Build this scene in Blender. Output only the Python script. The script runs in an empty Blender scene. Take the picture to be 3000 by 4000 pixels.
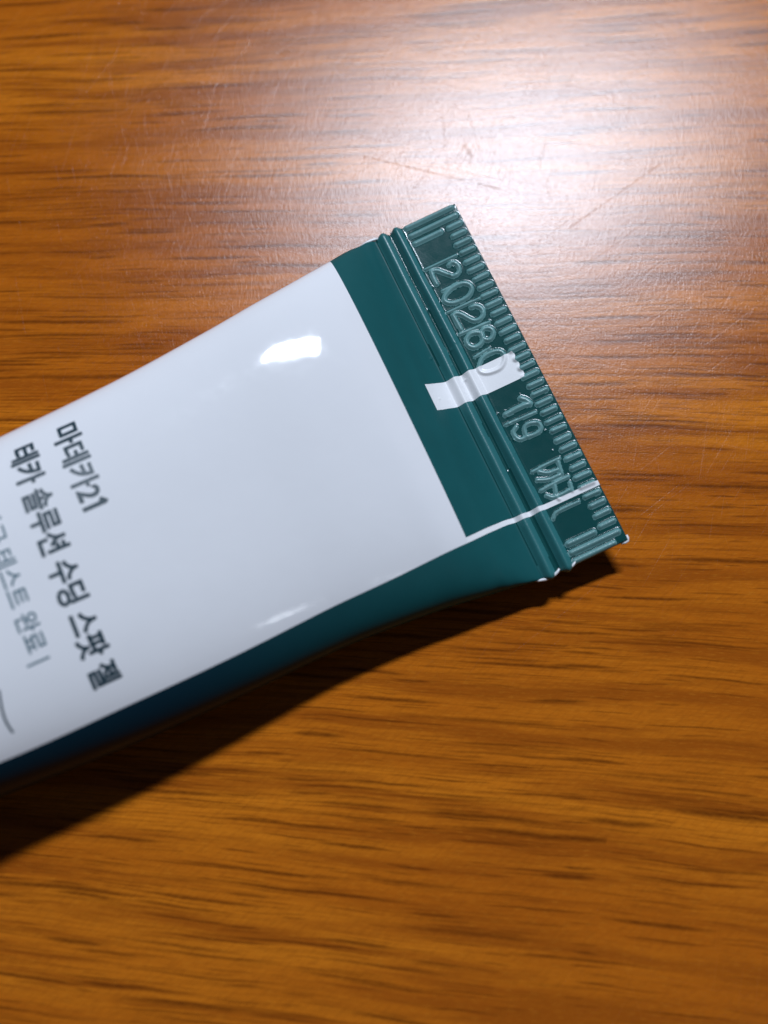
# Close-up of the crimped end of a squeeze tube lying on a wood-grain table top.
import bpy, math, random
import numpy as np
from mathutils import Vector

MM = 0.001
sc = bpy.context.scene
C = sc.collection

# ------------------------------------------------------------------ camera
CAM_H, CAM_TILT = 114.957, 0.26463
cam_d = bpy.data.cameras.new("camera")
cam = bpy.data.objects.new("camera", cam_d)
C.objects.link(cam)
cam.location = (0, 0, CAM_H * MM)
cam.rotation_euler = (CAM_TILT, 0, 0)
cam_d.sensor_fit = 'AUTO'
cam_d.sensor_width = 36.0
cam_d.lens = 40.5
cam_d.clip_start = 0.005
cam_d.clip_end = 20.0
cam_d.dof.use_dof = True
cam_d.dof.focus_distance = 0.1185
cam_d.dof.aperture_fstop = 11.5
cam_d.dof.aperture_blades = 0
sc.camera = cam

# ------------------------------------------------------------------ world and lamps
world = bpy.data.worlds.new("World")
sc.world = world
world.use_nodes = True
bg = world.node_tree.nodes["Background"]
bg.inputs[0].default_value = (0.80, 0.86, 1.0, 1)
bg.inputs[1].default_value = 0.018

# the ceiling lamp whose mirror image makes the glare at the top right
KEY_DIR = Vector((0.100, 0.515, 0.851)).normalized()
KEY_AT = Vector((0.016, 0.075, 0.0))
KEY_DIST = 0.8
key_d = bpy.data.lights.new("ceiling_lamp", 'AREA')
key_d.shape = 'RECTANGLE'
key_d.size = 0.22
key_d.size_y = 0.050
key_d.energy = 7.6
key_d.color = (0.775, 0.865, 1.0)
key = bpy.data.objects.new("ceiling_lamp", key_d)
C.objects.link(key)
key.location = KEY_AT + KEY_DIR * KEY_DIST
key.rotation_euler = (-KEY_DIR).to_track_quat('-Z', 'Y').to_euler()
key.rotation_euler.rotate_axis('Z', 0.30)

# a second, much weaker room lamp: the faint glow low on the white panel
room_d = bpy.data.lights.new("room_lamp", 'AREA')
room_d.shape = 'DISK'
room_d.size = 0.07
room_d.energy = 0.12
room_d.color = (0.86, 0.92, 1.0)
room = bpy.data.objects.new("room_lamp", room_d)
C.objects.link(room)
ROOM_DIR = Vector((0.48, -0.37, 0.79)).normalized()
room.location = Vector((0, 0.03, 0)) + ROOM_DIR * 0.8
room.rotation_euler = (-ROOM_DIR).to_track_quat('-Z', 'Y').to_euler()

sc.view_settings.view_transform = 'Standard'
sc.view_settings.look = 'None'
sc.view_settings.exposure = 0.0
sc.view_settings.gamma = 1.0
sc.cycles.use_denoising = True
sc.cycles.max_bounces = 6


# ------------------------------------------------------------------ node helper
class NT:
    def __init__(self, name):
        self.m = bpy.data.materials.new(name)
        self.m.use_nodes = True
        self.t = self.m.node_tree
        self.b = self.t.nodes["Principled BSDF"]

    def n(self, kind, **kw):
        x = self.t.nodes.new(kind)
        for k, v in kw.items():
            setattr(x, k, v)
        return x

    def link(self, a, b):
        self.t.links.new(a, b)

    def put(self, sock, v):
        if hasattr(v, 'is_linked') or isinstance(v, bpy.types.NodeSocket):
            self.link(v, sock)
        else:
            sock.default_value = v

    def math(self, op, a, b=0.0, c=0.0, clamp=False):
        x = self.n('ShaderNodeMath', operation=op, use_clamp=clamp)
        for i, v in enumerate((a, b, c)):
            self.put(x.inputs[i], v)
        return x.outputs[0]

    def noise(self, vec, scale=1.0, detail=2.0, rough=0.5, dist=0.0):
        x = self.n('ShaderNodeTexNoise')
        self.link(vec, x.inputs['Vector'])
        x.inputs['Scale'].default_value = scale
        x.inputs['Detail'].default_value = detail
        x.inputs['Roughness'].default_value = rough
        x.inputs['Distortion'].default_value = dist
        return x.outputs['Fac']

    def step(self, v, lo, hi):
        x = self.n('ShaderNodeMapRange', interpolation_type='SMOOTHSTEP')
        self.put(x.inputs['Value'], v)
        x.inputs['From Min'].default_value = lo
        x.inputs['From Max'].default_value = hi
        return x.outputs[0]

    def comb(self, x, y, z=0.0):
        c = self.n('ShaderNodeCombineXYZ')
        for i, v in enumerate((x, y, z)):
            self.put(c.inputs[i], v)
        return c.outputs[0]

    def mix(self, f, a, b):
        x = self.n('ShaderNodeMix', data_type='RGBA')
        self.put(x.inputs['Factor'], f)
        for s, v in ((x.inputs['A'], a), (x.inputs['B'], b)) if False else ((x.inputs[6], a), (x.inputs[7], b)):
            self.put(s, v if not isinstance(v, tuple) else (v + (1,) if len(v) == 3 else v))
        return x.outputs[2]

    def bump(self, h, dist, strength=1.0, prev=None):
        x = self.n('ShaderNodeBump')
        x.inputs['Strength'].default_value = strength
        x.inputs['Distance'].default_value = dist
        self.link(h, x.inputs['Height'])
        if prev is not None:
            self.link(prev, x.inputs['Normal'])
        return x.outputs[0]

    def mm(self):
        """object coordinates in millimetres"""
        tc = self.n('ShaderNodeTexCoord')
        v = self.n('ShaderNodeVectorMath', operation='SCALE')
        self.link(tc.outputs['Object'], v.inputs[0])
        v.inputs['Scale'].default_value = 1000.0
        return v.outputs[0]


# ------------------------------------------------------------------ materials
def wood_material():
    k = NT("wood_grain_laminate")
    p = k.mm()
    sep = k.n('ShaderNodeSeparateXYZ')
    k.link(p, sep.inputs[0])
    x, y = sep.outputs[0], sep.outputs[1]
    # slow warp so that the grain wanders, and fans out towards the near edge
    w1 = k.noise(k.comb(k.math('MULTIPLY', x, 0.022), k.math('MULTIPLY', y, 0.05)), 1.0, 2.0, 0.5)
    w2 = k.noise(k.comb(k.math('MULTIPLY', x, 0.09), k.math('MULTIPLY', y, 0.16), 3.0), 1.0, 2.0, 0.5)
    slope = k.math('MULTIPLY_ADD', y, -0.0017, 0.085)
    v = k.math('ADD', y, k.math('MULTIPLY', x, slope))
    v = k.math('ADD', v, k.math('MULTIPLY', w1, 2.6))
    v = k.math('ADD', v, k.math('MULTIPLY', w2, 0.35))
    vec = lambda ax, av, z: k.comb(k.math('MULTIPLY', x, ax), k.math('MULTIPLY', v, av), z)
    # colour of the wood figure
    broad = k.noise(vec(0.012, 0.085, 11.0), 1.0, 3.0, 0.55)
    mid = k.noise(vec(0.03, 0.42, 21.0), 1.0, 3.0, 0.6)
    fine = k.noise(vec(0.32, 3.6, 31.0), 1.0, 3.0, 0.65)
    fibre = k.noise(vec(0.9, 9.0, 41.0), 1.0, 2.0, 0.6)
    col = k.mix(k.step(broad, 0.36, 0.66), (0.43, 0.108, 0.0062), (0.60, 0.178, 0.0100))
    col = k.mix(k.math('MULTIPLY', k.step(mid, 0.42, 0.64), 0.85), col, (0.30, 0.070, 0.0050))
    col = k.mix(k.math('MULTIPLY', k.step(fine, 0.40, 0.75), 0.35), col, (0.25, 0.060, 0.005))
    col = k.mix(k.math('MULTIPLY', k.step(fibre, 0.50, 0.75), 0.22), col, (0.70, 0.27, 0.024))
    ca, sa = math.cos(0.62), math.sin(0.62)
    xr = k.math('ADD', k.math('MULTIPLY', x, ca), k.math('MULTIPLY', y, sa))
    yr = k.math('SUBTRACT', k.math('MULTIPLY', y, ca), k.math('MULTIPLY', x, sa))
    mott = k.noise(k.comb(k.math('MULTIPLY', xr, 0.75), k.math('MULTIPLY', yr, 3.2), 91.0), 1.0, 3.0, 0.65)
    col = k.mix(k.math('MULTIPLY', k.step(mott, 0.42, 0.72), 0.30), col, (0.26, 0.066, 0.005))
    # dark pore streaks: separate dashes of many lengths, in loose clusters
    clus = k.step(k.noise(vec(0.016, 0.13, 51.0), 1.0, 2.0, 0.5), 0.36, 0.62)
    vw = k.math('ADD', v, k.math('MULTIPLY', k.noise(vec(0.22, 0.5, 55.0), 1.0, 2.0, 0.5), 0.28))

    def dashes(fx, fv, z, lo, hi, wid):
        vo = k.n('ShaderNodeTexVoronoi', voronoi_dimensions='2D', feature='F1')
        k.link(k.comb(k.math('MULTIPLY_ADD', x, fx, z), k.math('MULTIPLY_ADD', vw, fv, z * 1.7)), vo.inputs['Vector'])
        vo.inputs['Scale'].default_value = 1.0
        ps = k.n('ShaderNodeSeparateXYZ')
        k.link(vo.outputs['Position'], ps.inputs[0])
        cs = k.n('ShaderNodeSeparateColor')
        k.link(vo.outputs['Color'], cs.inputs[0])
        dx = k.math('ABSOLUTE', k.math('SUBTRACT', k.math('MULTIPLY_ADD', x, fx, z), ps.outputs[0]))
        dv = k.math('ABSOLUTE', k.math('SUBTRACT', k.math('MULTIPLY_ADD', vw, fv, z * 1.7), ps.outputs[1]))
        half = k.math('MULTIPLY_ADD', cs.outputs[0], 0.40, 0.14)
        end = k.math('SUBTRACT', 1.0, k.step(k.math('DIVIDE', dx, half), 0.25, 1.0))
        w = k.math('MULTIPLY', k.math('MULTIPLY_ADD', cs.outputs[1], 0.8, 0.6), wid)
        w = k.math('MULTIPLY', w, k.math('MULTIPLY_ADD', end, 0.7, 0.3))
        core = k.math('SUBTRACT', 1.0, k.step(k.math('DIVIDE', dv, w), 0.0, 1.0))
        on = k.step(k.math('ADD', cs.outputs[2], k.math('MULTIPLY', clus, 0.55)), lo, hi)
        return k.math('MULTIPLY', k.math('MULTIPLY', core, on), k.math('MULTIPLY_ADD', end, 0.8, 0.1), clamp=True)

    d1 = dashes(0.042, 0.66, 3.3, 0.48, 0.80, 0.24)
    d2 = dashes(0.060, 1.15, 17.9, 0.36, 0.80, 0.25)
    d3 = dashes(0.11, 2.1, 41.1, 0.28, 0.78, 0.27)
    s1 = k.step(k.noise(vec(0.050, 2.1, 61.0), 1.0, 4.0, 0.55), 0.56, 0.66)
    s3 = k.step(k.noise(vec(0.045, 5.2, 77.0), 1.0, 2.0, 0.5), 0.54, 0.65)
    soft = k.math('MAXIMUM', k.math('MULTIPLY', s1, 0.55), k.math('MULTIPLY', s3, 0.40))
    dark = k.math('MAXIMUM', d1, k.math('MULTIPLY', d2, 0.85))
    dark = k.math('MAXIMUM', dark, k.math('MULTIPLY', d3, 0.6))
    dark = k.math('MAXIMUM', dark, k.math('MULTIPLY', soft, k.math('MULTIPLY_ADD', clus, 0.75, 0.2)))
    rag = k.math('MULTIPLY_ADD', k.noise(vec(1.2, 4.5, 81.0), 1.0, 2.0, 0.6), 0.9, 0.5)
    dark = k.math('MULTIPLY', dark, rag, clamp=True)
    col = k.mix(k.math('MULTIPLY', dark, 0.84), col, (0.085, 0.0180, 0.0022))
    # worn, slightly orange-peel lacquer with hair scratches
    peel = k.noise(k.comb(k.math('MULTIPLY', x, 2.1), k.math('MULTIPLY', y, 1.3), 5.0), 1.0, 3.0, 0.6)
    grit = k.noise(p, 6.0, 2.0, 0.6)
    scr = None
    for i, (ang, ax, ay, lo) in enumerate(((78, 0.10, 3.2, 0.66), (58, 0.07, 3.6, 0.67), (104, 0.12, 3.8, 0.67), (38, 0.06, 2.6, 0.685), (-12, 0.05, 2.4, 0.69))):
        a = math.radians(ang)
        xr = k.math('ADD', k.math('MULTIPLY', x, math.cos(a) * ax), k.math('MULTIPLY', y, math.sin(a) * ax))
        yr = k.math('ADD', k.math('MULTIPLY', x, -math.sin(a) * ay), k.math('MULTIPLY', y, math.cos(a) * ay))
        q = k.step(k.noise(k.comb(xr, yr, 7.0 * i), 1.0, 1.0, 0.4), lo + 0.02, lo + 0.07)
        scr = q if scr is None else k.math('MAXIMUM', scr, q)
    hair = k.noise(k.comb(k.math('MULTIPLY', x, 7.0), k.math('MULTIPLY_ADD', y, 1.1, k.math('MULTIPLY', x, 0.5)), 15.0), 1.0, 2.0, 0.6)
    h = k.math('ADD', k.math('MULTIPLY', peel, 0.16), k.math('MULTIPLY', grit, 0.30))
    h = k.math('ADD', h, k.math('MULTIPLY', hair, 0.30))
    h = k.math('ADD', h, k.math('MULTIPLY', scr, -0.05))
    h = k.math('ADD', h, k.math('MULTIPLY', dark, -0.06))
    # the deeper scratches, each where it lies on the table (mm)
    cut = None
    ragged = k.noise(k.comb(k.math('MULTIPLY', x, 1.1), k.math('MULTIPLY', y, 1.1), 23.0), 1.0, 3.0, 0.7)
    xj = k.math('MULTIPLY_ADD', ragged, 0.9, k.math('SUBTRACT', x, 0.45))
    for (ax, ay), (bx, by), wd, st in (((-2.31, 72.75), (13.17, 68.54), 0.09, 0.8), ((6.69, 78.3), (7.14, 71.06), 0.10, 0.5),
                                       ((20.64, 63.68), (31.52, 71.97), 0.20, 0.65), ((9.12, 74.06), (9.9, 72.9), 0.32, 0.8), ((9.9, 72.9), (9.5, 71.6), 0.24, 0.7),
                                       ((25.76, 62.8), (24.19, 58.6), 0.10, 0.5), ((-10.57, 67.26), (-8.78, 79.03), 0.08, 0.4),
                                       ((26.03, 84.79), (30.8, 75.71), 0.09, 0.4), ((1.72, 70.15), (4.64, 74.39), 0.07, 0.4)):
        L2 = (bx - ax) ** 2 + (by - ay) ** 2
        px = k.math('SUBTRACT', x if wd < 0.1 else xj, ax)
        py = k.math('SUBTRACT', y, ay)
        u = k.math('ADD', k.math('MULTIPLY', px, (bx - ax) / L2), k.math('MULTIPLY', py, (by - ay) / L2), clamp=True)
        ex = k.math('SUBTRACT', px, k.math('MULTIPLY', u, bx - ax))
        ey = k.math('SUBTRACT', py, k.math('MULTIPLY', u, by - ay))
        dd = k.math('SQRT', k.math('ADD', k.math('MULTIPLY', ex, ex), k.math('MULTIPLY', ey, ey)))
        mk = k.math('MULTIPLY', k.math('SUBTRACT', 1.0, k.step(dd, wd * 0.2, wd)), st * 0.42)
        cut = mk if cut is None else k.math('MAXIMUM', cut, mk)
    cut = k.math('MULTIPLY', cut, k.step(ragged, 0.30, 0.55))
    gloss = k.math('SUBTRACT', 1.0, cut)
    h = k.math('ADD', h, k.math('MULTIPLY', cut, -0.35))
    nrm = k.bump(h, 0.00007, 0.6)
    # stain under a lacquer that is part worn dull, part still smooth
    dif = k.n('ShaderNodeBsdfDiffuse')
    k.link(col, dif.inputs['Color'])
    r = k.math('MULTIPLY_ADD', k.noise(p, 0.06, 3.0, 0.6), 0.07, 0.225)
    r = k.math('ADD', r, k.math('MULTIPLY', scr, 0.03))
    fr = k.n('ShaderNodeFresnel')
    fr.inputs['IOR'].default_value = 1.52
    out = dif.outputs[0]
    for rough, fac in ((r, k.math('MULTIPLY', fr.outputs[0], 0.40)), (0.20, 0.0062)):
        g = k.n('ShaderNodeBsdfAnisotropic', distribution='BECKMANN')
        k.put(g.inputs['Roughness'], rough)
        k.link(nrm, g.inputs['Normal'])
        g.inputs['Color'].default_value = (1, 1, 1, 1)
        mx = k.n('ShaderNodeMixShader')
        k.put(mx.inputs[0], k.math('MULTIPLY', gloss, fac))
        k.link(out, mx.inputs[1])
        k.link(g.outputs[0], mx.inputs[2])
        out = mx.outputs[0]
    k.link(out, k.t.nodes['Material Output'].inputs['Surface'])
    k.t.nodes.remove(k.b)
    return k.m


def plastic(name, col, rough, grit=0.0, var=0.05, spec=0.5, fade=None):
    k = NT(name)
    p = k.mm()
    nz = k.noise(p, 0.35, 3.0, 0.6)
    dark = tuple(c * (1 - var) for c in col)
    lite = tuple(min(1, c * (1 + var)) for c in col)
    tint = k.mix(nz, dark, lite)
    if fade:                                     # base colour goes from teal near the seal to darker navy along the tube
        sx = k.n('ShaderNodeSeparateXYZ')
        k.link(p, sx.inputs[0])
        tint = k.mix(k.step(sx.outputs[0], 10.0, 50.0), tint, fade)
    k.link(tint, k.b.inputs['Base Color'])
    k.link(k.math('MULTIPLY_ADD', k.noise(p, 1.2, 2.0), 0.08, rough - 0.04), k.b.inputs['Roughness'])
    k.b.inputs['Specular IOR Level'].default_value = spec
    h = k.noise(p, 0.25, 2.0, 0.5)
    nrm = k.bump(h, 0.00012, 0.25)
    if grit > 0:
        nrm = k.bump(k.noise(p, 7.0, 2.0, 0.6), 0.00003, grit, nrm)
    k.link(nrm, k.b.inputs['Normal'])
    return k.m


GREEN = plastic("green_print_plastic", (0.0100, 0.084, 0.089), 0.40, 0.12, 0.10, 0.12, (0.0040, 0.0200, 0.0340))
GREEN_SEAL = plastic("green_pressed_plastic", (0.0060, 0.058, 0.058), 0.18, 0.30, 0.12)
GREEN_RAISED = plastic("green_raised_plastic", (0.135, 0.285, 0.285), 0.27, 0.6, 0.25)  # raised ridges and strokes, coloured paler than the flat seal
GREEN_BEAD = plastic("green_bead_plastic", (0.026, 0.145, 0.152), 0.36, 0.5, 0.15)
WHITE = plastic("white_print_plastic", (0.77, 0.77, 0.80), 0.07, 0.0, 0.015)
WHITE_SEAL = plastic("white_pressed_plastic", (0.83, 0.83, 0.85), 0.30, 0.2, 0.02)
INK = plastic("dark_teal_ink", (0.008, 0.034, 0.050), 0.35, 0.0, 0.15)
INK_LIGHT = plastic("grey_teal_ink", (0.060, 0.130, 0.165), 0.35, 0.0, 0.15)


# ------------------------------------------------------------------ the tube surface
# s: millimetres from the crimped end along the axis; t: millimetres round the wall
# (0..40 over the top from the far edge to the near edge, 40..80 back underneath)
W = 40.0
#        s     a      b     yc    zc    roll  n
TAB = np.array([
    (0.0, 20.00, 0.35, 0.00, 4.40, -2.6, 9.0),
    (8.6, 20.00, 0.38, 0.00, 3.72, -2.4, 8.0),
    (9.6, 19.97, 0.45, -0.05, 3.76, -2.4, 6.5),
    (10.6, 19.87, 0.95, -0.12, 3.82, -2.6, 4.8),
    (12.0, 19.65, 2.05, -0.12, 3.98, -3.0, 3.6),
    (15.0, 19.10, 3.80, 0.06, 4.42, -4.2, 2.7),
    (17.5, 18.62, 4.42, 0.24, 4.90, -5.3, 2.55),
    (20.0, 18.20, 4.60, 0.41, 5.22, -6.5, 2.55),
    (25.0, 17.59, 4.90, 0.70, 5.66, -7.5, 2.5),
    (30.0, 17.08, 5.08, 1.01, 5.95, -7.7, 2.45),
    (40.0, 16.53, 5.80, 1.79, 6.50, -7.2, 2.45),
    (50.0, 16.12, 6.55, 2.28, 7.12, -6.8, 2.4),
    (60.0, 15.52, 7.30, 2.50, 7.76, -6.5, 2.35),
    (70.0, 14.97, 8.40, 2.52, 8.50, -4.0, 2.3),
    (85.0, 14.18, 8.98, 2.54, 9.00, -2.0, 2.2),
    (100.0, 13.9, 9.2, 2.55, 9.2, 0.0, 2.1),
])


def pchip(x, y, xq):
    h = np.diff(x)
    d = np.diff(y) / h
    m = np.zeros_like(y)
    for i in range(1, len(x) - 1):
        if d[i - 1] * d[i] > 0:
            w1, w2 = 2 * h[i] + h[i - 1], h[i] + 2 * h[i - 1]
            m[i] = (w1 + w2) / (w1 / d[i - 1] + w2 / d[i])
    m[0], m[-1] = d[0], d[-1]
    i = np.clip(np.searchsorted(x, xq) - 1, 0, len(h) - 1)
    u = (xq - x[i]) / h[i]
    return ((1 + 2 * u) * (1 - u) ** 2 * y[i] + u * (1 - u) ** 2 * h[i] * m[i]
            + u * u * (3 - 2 * u) * y[i + 1] + u * u * (u - 1) * h[i] * m[i + 1])


TH = np.linspace(0, 2 * np.pi, 1441)


def section(s, t):
    """points (len(t), 3) of the bare wall at one s, for arc positions t in 0..80"""
    a, b, yc, zc, roll, n = (pchip(TAB[:, 0], TAB[:, j], np.array([s]))[0] for j in range(1, 7))
    c, q = -np.cos(TH), np.sin(TH)
    Y = a * np.sign(c) * np.abs(c) ** (2 / n)
    Z = b * np.sign(q) * np.abs(q) ** (2 / n)
    L = np.concatenate([[0], np.cumsum(np.hypot(np.diff(Y), np.diff(Z)))])
    L *= 2 * W / L[-1]
    y, z = np.interp(t, L, Y), np.interp(t, L, Z)
    r = math.radians(roll)
    return np.stack([np.full_like(y, s), yc + y * math.cos(r) - z * math.sin(r), zc + y * math.sin(r) + z * math.cos(r)], 1)


def rise(x, lo, hi):
    k = np.clip((x - lo) / (hi - lo), 0, 1)
    return k * k * (3 - 2 * k)


def seg_dist(S, T, a, b):
    ax, ay = a
    bx, by = b
    dx, dy = bx - ax, by - ay
    k = np.clip(((S - ax) * dx + (T - ay) * dy) / max(dx * dx + dy * dy, 1e-9), 0, 1)
    return np.hypot(S - ax - k * dx, T - ay - k * dy)


# strokes pressed up out of the crimp, in (s, t)
GLYPHS = [
    ('embossed_digit', 0.217, 0.184, [[(3.55, 6.16), (3.19, 6.02), (2.85, 6.21), (2.66, 6.72), (2.82, 7.19), (3.15, 7.42), (3.65, 7.42), (3.95, 7.14), (4.42, 6.62), (4.84, 6.16), (5.39, 5.95)], [(5.48, 5.98), (5.57, 6.79), (5.55, 7.49)]]),
    ('embossed_digit', 0.235, 0.202, [[(5.35, 9.02), (4.34, 8.57), (3.12, 8.58), (2.51, 9.09), (2.57, 9.67), (3.23, 10.13), (4.26, 10.2), (5.1, 10.01), (5.59, 9.52), (5.35, 9.02)]]),
    ('embossed_digit', 0.226, 0.193, [[(3.44, 11.33), (2.97, 11.39), (2.59, 11.79), (2.54, 12.34), (2.92, 12.77), (3.4, 12.86), (3.84, 12.73), (4.24, 12.25), (4.65, 11.61), (5.06, 11.27), (5.49, 11.27)], [(5.5, 11.3), (5.45, 12.08), (5.42, 13.07)]]),
    ('embossed_digit', 0.235, 0.202, [[(3.82, 14.77), (3.73, 14.28), (3.32, 14.02), (2.8, 14.14), (2.56, 14.52), (2.68, 14.98), (3.15, 15.29), (3.59, 15.17), (3.82, 14.77)], [(3.82, 14.77), (3.7, 14.37), (4.11, 14.04), (4.75, 13.89), (5.37, 14.21), (5.49, 14.83), (5.1, 15.34), (4.47, 15.37), (4.0, 15.13), (3.82, 14.77)]]),
    ('embossed_digit', 0.226, 0.184, [[(5.53, 17.44), (4.77, 16.75), (3.78, 16.61), (2.94, 16.8), (2.64, 17.35), (2.88, 17.98), (3.56, 18.49), (4.43, 18.53), (5.19, 18.34), (5.62, 17.92), (5.53, 17.44)]]),
    ('embossed_digit', 0.271, 0.221, [[(5.3, 23.19), (4.2, 23.1), (3.07, 23.11), (2.55, 23.2), (2.78, 22.66), (3.16, 22.3)]]),
    ('embossed_digit', 0.217, 0.166, [[(4.85, 24.81), (5.35, 25.12), (5.41, 25.67), (5.06, 26.16), (4.35, 26.15)], [(4.35, 26.15), (4.26, 25.4), (3.89, 25.07), (3.27, 25.1), (2.71, 25.39), (2.62, 25.86), (2.97, 26.21), (3.58, 26.29), (4.04, 26.23), (4.35, 26.15)]]),
    ('embossed_letter', 0.200, 0.166, [[(2.69, 29.85), (2.9, 31.1)], [(3.12, 30.57), (4.12, 30.47), (4.86, 29.99)], [(3.13, 31.14), (4.3, 31.1), (5.42, 30.69)], [(2.48, 31.65), (3.96, 31.68), (5.56, 31.8)], [(4.08, 31.91), (4.31, 32.65)]]),
    ('embossed_letter', 0.200, 0.156, [[(2.6, 32.3), (2.76, 33.11)], [(2.77, 32.92), (4.0, 33.0), (4.79, 32.92), (5.27, 32.49)], [(4.48, 32.85), (4.31, 33.35)]]),
    ('embossed_line', 0.154, 0.184, [[(6.0, 5.5), (2.38, 5.53)]]),
    ('embossed_line', 0.145, 0.129, [[(5.34, 8.40), (3.6, 8.30)]]),
    ('embossed_line', 0.154, 0.166, [[(5.96, 10.76), (2.34, 10.84)]]),
    ('embossed_line', 0.172, 0.147, [[(5.81, 13.42), (2.46, 13.58)]]),
    ('embossed_line', 0.154, 0.138, [[(5.45, 16.3), (3.69, 16.1)]]),
    ('embossed_line', 0.162, 0.138, [[(5.76, 24.13), (2.44, 24.27)]]),
    ('embossed_line', 0.181, 0.184, [[(5.49, 29.71), (3.98, 29.62), (2.43, 29.61)]]),
    ('embossed_line', 0.181, 0.175, [[(5.71, 34.88), (5.06, 34.41), (2.67, 34.38)]]),
]
# ridges: (t, s0, s1, half width, height)
RIDGES = [(2.434 + 1.0607 * i, 0.30, 2.0, 0.26, 0.24) for i in range(34)]
RIDGES += [(0.44, 0.35, 5.85, 0.27, 0.24), (1.46, 0.35, 5.85, 0.28, 0.26), (2.40, 2.55, 5.85, 0.27, 0.24),
           (37.70, 2.55, 5.65, 0.28, 0.25), (38.62, 0.35, 5.75, 0.29, 0.26), (39.48, 1.2, 5.9, 0.25, 0.22)]
rng = random.Random(4)
SPECKS = [(7.85, 5.4), (7.5, 9.6), (9.6, 14.6), (7.9, 13.2), (8.0, 16.2), (10.9, 17.4), (10.8, 19.2), (6.1, 20.6), (5.95, 22.8),
          (6.2, 27.2), (7.6, 28.6), (7.2, 12.1), (7.3, 14.6), (6.5, 10.5), (6.6, 14.2), (6.8, 17.3), (7.4, 18.1), (6.1, 7.6), (6.0, 9.4)]
SPECKS += [(rng.uniform(2.4, 5.9), rng.choice([rng.uniform(5.3, 17), rng.uniform(21.2, 28.6)])) for _ in range(12)]

s_lines = np.concatenate([np.arange(0, 6.2, 0.075), np.arange(6.2, 10.2, 0.1), np.arange(10.2, 14.9, 0.22), np.arange(15.0, 30, 0.5), np.arange(30, 100.1, 1.0)])
SEAM0, SEAM1 = 33.22, 33.74
t_top = np.unique(np.round(np.concatenate([np.arange(0, 40.001, 0.08), [SEAM0, SEAM1]]), 4))
t_bot = np.linspace(40, 80, 101)[1:-1]
# finer towards the tight folds at both edges
t_bot = np.unique(np.concatenate([t_bot, 40 + np.arange(1, 16) * 0.08, 80 - np.arange(1, 16) * 0.08]))
t_lines = np.concatenate([t_top, t_bot])
nt, ns, ntop = len(t_lines), len(s_lines), len(t_top)
# the printed seam wanders a little round the wall towards the body
SEAM_T = pchip(np.array([0.0, 15, 24, 32, 41, 50, 60, 100]), np.array([-0.05, -0.2, 0.10, 0.25, 0.12, -0.05, 0.12, 0.3]), s_lines)
tri = np.interp(t_lines, [0, 18, 33.6, 40, 80], [0, 0, 1, 0, 0])
P0 = np.stack([section(s, t_lines + d * tri) for s, d in zip(s_lines, SEAM_T)])     # (ns, nt, 3)


def grid_normals(P):
    ds = np.gradient(P, axis=0)
    dt = (np.roll(P, -1, 1) - np.roll(P, 1, 1))
    n = np.cross(ds, dt)
    n /= np.linalg.norm(n, axis=2, keepdims=True) + 1e-12
    return n


N0 = grid_normals(P0)
if N0[10, ntop // 2, 2] < 0:
    N0 = -N0
FLIP = grid_normals(P0)[10, ntop // 2, 2] < 0

S, T = np.meshgrid(s_lines, t_lines, indexing='ij')
Hh = np.zeros_like(S)
label_of = np.full(S.shape, -1, int)                                    # which relief piece a vertex belongs to
PIECES = []


def raise_piece(name, d, w, h):
    global Hh
    k = np.clip(1 - d / (w * 1.55), 0, 1)
    bump = h * np.where(k > 0, k * k * (3 - 2 * k), 0)
    grown = bump > Hh
    Hh = np.maximum(Hh, bump)
    label_of[(d < w * 1.2) & grown] = len(PIECES)
    PIECES.append(name)


top = T <= 40.0001
crimp = top & (S < 6.4)
jit = random.Random(9)
for t0, s0, s1, w, h in RIDGES:
    # each ridge a little different, as pressed
    e = jit.uniform(-0.04, 0.04)
    d = seg_dist(S, T, (s0 + w * .6 + jit.uniform(-.06, .06), t0 + e), (s1 - w * .6 + jit.uniform(-.08, .08), t0 + e + jit.uniform(-.03, .03)))
    d = np.where(crimp, d, 9)
    raise_piece('crimp_ridge', d, w, h * jit.uniform(0.85, 1.1))
for name, w, h, lines in GLYPHS:
    d = np.full(S.shape, 9.0)
    for pl in lines:
        # rounded corners: resample the polyline with Catmull-Rom
        pts = [np.array(q) for q in pl]
        if len(pts) > 2:
            closed = np.allclose(pts[0], pts[-1])
            ext = ([pts[-2]] + pts + [pts[1]]) if closed else ([2 * pts[0] - pts[1]] + pts + [2 * pts[-1] - pts[-2]])
            fine = []
            for i in range(1, len(ext) - 2):
                a, b, c_, e_ = ext[i - 1:i + 3]
                for u in np.linspace(0, 1, 6)[:-1]:
                    fine.append(0.5 * (2 * b + (c_ - a) * u + (2 * a - 5 * b + 4 * c_ - e_) * u * u + (3 * b - a - 3 * c_ + e_) * u ** 3))
            pts = fine + [pts[-1]]
        for a, b in zip(pts[:-1], pts[1:]):
            d = np.minimum(d, seg_dist(S, T, a, b))
    d = np.where(crimp, d, 9)
    raise_piece(name, d, w, h)
# two beads right across, with grooves beside them
wob = 0.05 * np.sin(T * 0.33) + 0.015 * np.sin(T * 1.1 + 1)
for k_, (sb, wb, hb) in enumerate(((6.72, 0.52, 0.50), (8.45, 0.58, 0.46))):
    sb_ = sb + 0.25 * (0.5 - T / 40) * (1 if k_ == 0 else -0.5) + wob * 0.6
    d = np.where(top, np.abs(S - sb_), 9)
    raise_piece('crimp_bead', d, wb, hb)
Hh -= np.where(top, 0.16 * np.exp(-((S - 7.62) / 0.30) ** 2) + 0.14 * np.exp(-((S - 9.35) / 0.35) ** 2), 0)
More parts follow.
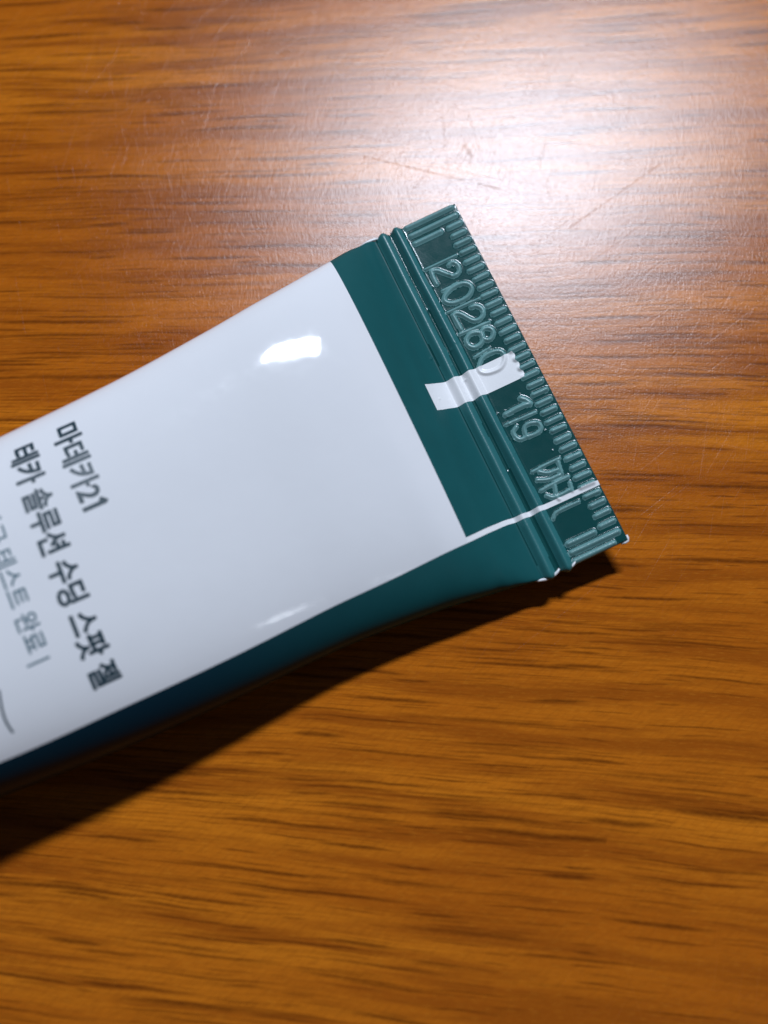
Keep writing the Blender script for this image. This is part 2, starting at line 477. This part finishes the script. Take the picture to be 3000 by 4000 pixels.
# soft creases where the wall bends into the crimp
arch = 10.2 + 2.3 * rise(T, 0, 24) + 0.5 * rise(T, 24, 38)
Hh += np.where(top, 0.05 * np.exp(-((S - arch) / 0.55) ** 2) - 0.06 * np.exp(-((S - arch - 1.0) / 0.8) ** 2), 0)
for s0, t0 in SPECKS:
    r = rng.uniform(0.06, 0.13)
    Hh += np.where(top, rng.uniform(0.05, 0.11) * np.exp(-(((S - s0) ** 2 + (T - t0) ** 2) / (r * r))), 0)
# relief dies out at the two folded edges
Hh *= rise(T, 0.0, 0.22) * (1 - rise(T, 39.78, 40.0)) * np.where(top, 1, 0)
Hh *= rise(S, -0.02, 0.12)
P = P0 + N0 * Hh[..., None]
N = grid_normals(P)
if FLIP:
    N = -N


# ------------------------------------------------------------------ building objects
def link_mesh(name, verts, faces, mat, parent=None, normals=None, smooth=True):
    me = bpy.data.meshes.new(name)
    me.from_pydata([tuple(v) for v in verts], [], faces)
    me.materials.append(mat)
    me.update()
    if smooth:
        me.polygons.foreach_set('use_smooth', [True] * len(me.polygons))
    if normals is not None:
        me.normals_split_custom_set_from_vertices([tuple(v) for v in normals])
    o = bpy.data.objects.new(name, me)
    C.objects.link(o)
    if parent is not None:
        o.parent = parent
    return o


tube = bpy.data.objects.new("cosmetic_tube", None)
C.objects.link(tube)
tube.empty_display_size = 0.01
ORIGIN = (15.8655, 45.4346)
tube.location = (ORIGIN[0] * MM, ORIGIN[1] * MM, 0)
tube.rotation_euler = (0, 0, math.atan2(-0.41921978, -0.90788478))
tube['label'] = "white and dark green squeeze tube lying on the wooden table top"
tube['category'] = "cosmetic tube"

# faces of the grid, sorted into parts
fi, fj = np.meshgrid(np.arange(ns - 1), np.arange(nt), indexing='ij')
fi, fj = fi.ravel(), fj.ravel()
fk = (fj + 1) % nt
sm = (s_lines[fi] + s_lines[fi + 1]) / 2
tm = np.where(fk == 0, (t_lines[fj] + 80) / 2, (t_lines[fj] + t_lines[fk]) / 2)
lab = label_of[fi, fj]
# printed areas (edges wobble a little, as print on a pressed film does)
wv = 0.0 * sm
MK = (17.43, 20.38)
mark = (tm > MK[0] + wv) & (tm < MK[1] + wv * 0.8) & (sm > 1.75 + 0.12 * np.sin(tm * 5.9)) & (sm < 11.82)
cr = 0.35
cx_, ct_ = np.clip(sm, 2.1, 11.82 - cr), np.clip(tm, MK[0] + cr, MK[1] - cr)
mark &= (np.hypot(sm - cx_, tm - ct_) < cr + 0.06) | (sm < 9)
stripe = (tm > SEAM0) & (tm < SEAM1) & (sm < 15.0)
panel = (sm > 15.0) & ((tm < SEAM1) | (tm > 72.5))
key_id = np.where(panel, 1, np.where(stripe, 2, np.where(mark, 3, np.where(lab >= 0, 10 + lab, np.where((sm < 9.3) & ((tm <= 40)), 4, 0)))))


def part(name, ids, mat, seal=False):
    sel = np.isin(key_id, ids)
    if not sel.any():
        return None
    a = fi[sel] * nt + fj[sel]
    b = fi[sel] * nt + fk[sel]
    c = (fi[sel] + 1) * nt + fk[sel]
    d = (fi[sel] + 1) * nt + fj[sel]
    q = np.stack([a, d, c, b] if not FLIP else [a, b, c, d], 1)
    used, inv = np.unique(q, return_inverse=True)
    V = P.reshape(-1, 3)[used] * MM
    NN = N.reshape(-1, 3)[used]
    return link_mesh(name, V, inv.reshape(q.shape).tolist(), mat, tube, NN)


# (outward winding is checked against the analytic normals)
q0 = np.cross(P[11, ntop // 2] - P[10, ntop // 2], P[10, ntop // 2 + 1] - P[10, ntop // 2])
FLIP = q0[2] < 0
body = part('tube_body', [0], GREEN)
part('label_panel', [1], WHITE)
part('seam_stripe', [2], WHITE_SEAL)
part('registration_mark', [3], WHITE_SEAL)
part('crimp_seal', [4], GREEN_SEAL)
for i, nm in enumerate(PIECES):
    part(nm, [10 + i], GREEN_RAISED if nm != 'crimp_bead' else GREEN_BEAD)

# end strip that closes the crimp, thin edge with the pale core of the film showing
e_top = P[0, :ntop]
e_bot = P[0, [0] + list(range(nt - 1, ntop - 1, -1)) + [ntop - 1]]
eb = np.stack([np.interp(e_top[:, 1], e_bot[:, 1], e_bot[:, k]) for k in range(3)], 1)
rough_e = np.array([jit.uniform(-0.03, 0.03) for _ in range(ntop)])
mid = (e_top + eb) / 2 + np.stack([-0.05 + rough_e, np.zeros(ntop), np.zeros(ntop)], 1)
V = np.concatenate([e_top, mid, eb]) * MM
F = []
for i in range(ntop - 1):
    F += [(i, i + 1, ntop + i + 1, ntop + i), (ntop + i, ntop + i + 1, 2 * ntop + i + 1, 2 * ntop + i)]
link_mesh('cut_edge', V, F, GREEN_SEAL, tube)

# rounded shoulder that closes the far end
ring = P[-1]
cen = ring.mean(0)
rows = [ring]
for k in range(1, 9):
    a = k / 8 * math.pi / 2
    rows.append(cen + (ring - cen) * (0.42 + 0.58 * math.cos(a)) + np.array([6.0 * math.sin(a), 0, 0]))
rows.append(np.repeat((cen + [6.05, 0, 0])[None], nt, 0))
V = np.concatenate(rows) * MM
F = [(r * nt + j, (r + 1) * nt + j, (r + 1) * nt + (j + 1) % nt, r * nt + (j + 1) % nt) for r in range(len(rows) - 1) for j in range(nt)]
link_mesh('tube_shoulder', V, F, WHITE, tube)


# little squeezed-out beads of bare white plastic on the folded edges
def burr(pts, r):
    m = 10
    V, F = [], []
    n_ = len(pts)
    for i, p in enumerate(pts):
        p = np.array(p)
        d = np.array(pts[min(i + 1, n_ - 1)]) - np.array(pts[max(i - 1, 0)])
        d = d / np.linalg.norm(d)
        u = np.cross(d, [0, 0, 1.0]); u /= np.linalg.norm(u)
        w = np.cross(u, d)
        rr = r * math.sqrt(max(0.04, 1 - ((i - (n_ - 1) / 2) / (n_ / 2)) ** 2))
        for k in range(m):
            a = 2 * math.pi * k / m
            V.append((p + rr * (u * math.cos(a) + w * math.sin(a))) * MM)
    for i in range(n_ - 1):
        for k in range(m):
            F.append((i * m + k, i * m + (k + 1) % m, (i + 1) * m + (k + 1) % m, (i + 1) * m + k))
    F.append(tuple(range(m - 1, -1, -1)))
    F.append(tuple((n_ - 1) * m + k for k in range(m)))
    link_mesh('plastic_burr', V, F, WHITE_SEAL, tube)


def edge_pt(s, side, out, up):
    q = section(s, np.array([40.0 if side > 0 else 0.0]))[0]
    return q + np.array([0, side * out, up])


burr([edge_pt(s, 1, o, u) for s, o, u in ((7.45, -0.28, .50), (7.7, -0.10, .44), (8.0, .03, .34), (8.5, .10, .2), (9.1, .09, .1), (9.7, .0, .06), (10.3, -.14, .04))], 0.17)
burr([edge_pt(s, 1, o, u) for s, o, u in ((5.7, -0.25, .42), (5.95, -0.08, .38), (6.25, .05, .27), (6.7, .08, .14), (7.15, -.03, .06))], 0.14)
burr([edge_pt(s, -1, o, u) for s, o, u in ((8.8, -.02, .25), (9.4, .07, .2), (10.1, .09, .15), (11.0, .0, .1))], 0.15)
burr([edge_pt(s, -1, o, u) for s, o, u in ((6.4, .0, .25), (6.9, .06, .2), (7.5, .02, .2))], 0.12)
burr([edge_pt(s, 1, o, u) for s, o, u in ((-.14, -.5, .12), (-.12, -.2, .06), (-.02, .06, 0), (.3, .12, -.04), (.7, .04, -.06))], 0.16)


# ------------------------------------------------------------------ print on the label
def on_wall(s, t, lift=0.012):
    """point of the finished wall at (s, t) by bilinear look-up on the grid"""
    i = np.clip(np.searchsorted(s_lines, s) - 1, 0, ns - 2)
    j = np.clip(np.searchsorted(t_lines, t) - 1, 0, nt - 2)
    u = ((s - s_lines[i]) / (s_lines[i + 1] - s_lines[i]))[:, None]
    v = ((t - t_lines[j]) / (t_lines[j + 1] - t_lines[j]))[:, None]
    f = lambda A: (A[i, j] * (1 - u) + A[i + 1, j] * u) * (1 - v) + (A[i, j + 1] * (1 - u) + A[i + 1, j + 1] * u) * v
    return f(P) + f(N) * lift


def print_text(name, text, size, s_base, t_start, t_end, mat, weight=0.0, skew=0.0, fat=0.0):
    """wrap a line of lettering on the wall: it reads along +t, its feet at s_base"""
    cu = bpy.data.curves.new(name, 'FONT')
    cu.body = text
    cu.size = size
    cu.offset = weight
    cu.resolution_u = 6
    tmp = bpy.data.objects.new(name, cu)
    C.objects.link(tmp)
    bpy.context.view_layer.update()
    dg = bpy.context.evaluated_depsgraph_get()
    me = bpy.data.meshes.new_from_object(tmp.evaluated_get(dg))
    bpy.data.objects.remove(tmp)
    bpy.data.curves.remove(cu)
    import bmesh
    bm = bmesh.new()
    bm.from_mesh(me)
    bpy.data.meshes.remove(me)
    bmesh.ops.triangulate(bm, faces=bm.faces)
    for _ in range(4):
        long = [e for e in bm.edges if e.calc_length() > 0.45]
        if not long:
            break
        bmesh.ops.subdivide_edges(bm, edges=long, cuts=1)
        bmesh.ops.triangulate(bm, faces=bm.faces)
    bm.verts.index_update()
    X = np.array([v.co.x for v in bm.verts])
    Y = np.array([v.co.y for v in bm.verts])
    x0, x1 = X.min(), X.max()
    t = t_start + (X - x0) / (x1 - x0) * (t_end - t_start)
    s = s_base - Y + skew * (t - t_start)
    Q = on_wall(s, t) * MM
    tr = [[v.index for v in f.verts] for f in bm.faces]
    for v, q in zip(bm.verts, Q):
        v.co = q
    # a heavier face: the same outlines struck again a hair to each side
    for m_, (ds, dt_) in enumerate(((0, fat), (0, -fat), (fat * .8, 0), (-fat * .8, 0)) if fat else ()):
        vs = [bm.verts.new(q) for q in on_wall(s + ds, t + dt_, 0.016 + 0.004 * m_) * MM]
        for f in {tuple(sorted(f_)): f_ for f_ in tr}.values():
            bm.faces.new([vs[i] for i in f])
    bm.normal_update()
    up = sum(f.normal.z * f.calc_area() for f in bm.faces)
    if up < 0:
        bmesh.ops.reverse_faces(bm, faces=bm.faces)
    m2 = bpy.data.meshes.new(name)
    bm.to_mesh(m2)
    bm.free()
    m2.materials.append(mat)
    o = bpy.data.objects.new(name, m2)
    C.objects.link(o)
    o.parent = tube
    return o


def print_line(name, pts, width, mat):
    """a printed rule along (s, t) points"""
    V, F = [], []
    for i, (s, t) in enumerate(pts):
        a, b = pts[max(i - 1, 0)], pts[min(i + 1, len(pts) - 1)]
        d = np.array([b[0] - a[0], b[1] - a[1]]); d /= np.linalg.norm(d)
        for k in (-1, 1):
            V.append((s - d[1] * k * width / 2, t + d[0] * k * width / 2))
    V = np.array(V)
    Q = on_wall(V[:, 0], V[:, 1]) * MM
    F = [(2 * i, 2 * i + 1, 2 * i + 3, 2 * i + 2) for i in range(len(pts) - 1)]
    o = link_mesh(name, Q, F, mat, tube)
    if sum(f.normal.z for f in o.data.polygons) < 0:
        o.data.flip_normals()


print_text('printed_text', '\ub9c8\ub370\uce7421', 2.85, 46.72, 5.55, 15.05, INK, 0.045, 0.0, 0.05)
print_text('printed_text', '\ud14c\uce74 \uc194\ub8e8\uc158 \uc218\ub529 \uc2a4\ud31f \uc824', 2.9, 50.95, 5.9, 31.0, INK, 0.045, 0.036, 0.05)
print_text('printed_text', '\ud53c\ubd80 \uc790\uadf9 \ud14c\uc2a4\ud2b8 \uc644\ub8cc |', 2.2, 55.25, 6.4, 26.5, INK_LIGHT, 0.03, 0.03, 0.0)
print_line('printed_text', [(44.45, 14.98), (44.75, 14.66), (45.05, 14.40)], 0.42, INK)
print_line('printed_rule', [(59.3, 27.3), (59.55, 28.3), (59.72, 29.0), (59.84, 29.7), (59.88, 30.3), (59.86, 30.9), (59.78, 31.5)], 0.22, INK)

# ------------------------------------------------------------------ the table top
bw, bd, bt = 0.45, 0.40, 0.022
V, F = [], []
n_ = 8
xs = [-bw, bw]
ys = [-bd + 0.05, bd + 0.05]
r = 0.004
prof = [(r * (1 - math.cos(a)), -r * (1 - math.sin(a))) for a in np.linspace(0, math.pi / 2, 5)]
loops = [(0.0, -bt)] + [(i_, z_) for i_, z_ in prof]
for ins, z_ in loops:
    V += [(xs[0] + ins, ys[0] + ins, z_), (xs[1] - ins, ys[0] + ins, z_), (xs[1] - ins, ys[1] - ins, z_), (xs[0] + ins, ys[1] - ins, z_)]
for i in range(len(loops) - 1):
    for k_ in range(4):
        F.append((i * 4 + k_, i * 4 + (k_ + 1) % 4, i * 4 + 4 + (k_ + 1) % 4, i * 4 + 4 + k_))
l0 = (len(loops) - 1) * 4
F.append((l0, l0 + 1, l0 + 2, l0 + 3))
F.append((3, 2, 1, 0))
table = link_mesh('tabletop', V, F, wood_material(), None, None, smooth=False)
table['kind'] = 'structure'
table['label'] = "glossy orange brown wood grain table top under the tube"
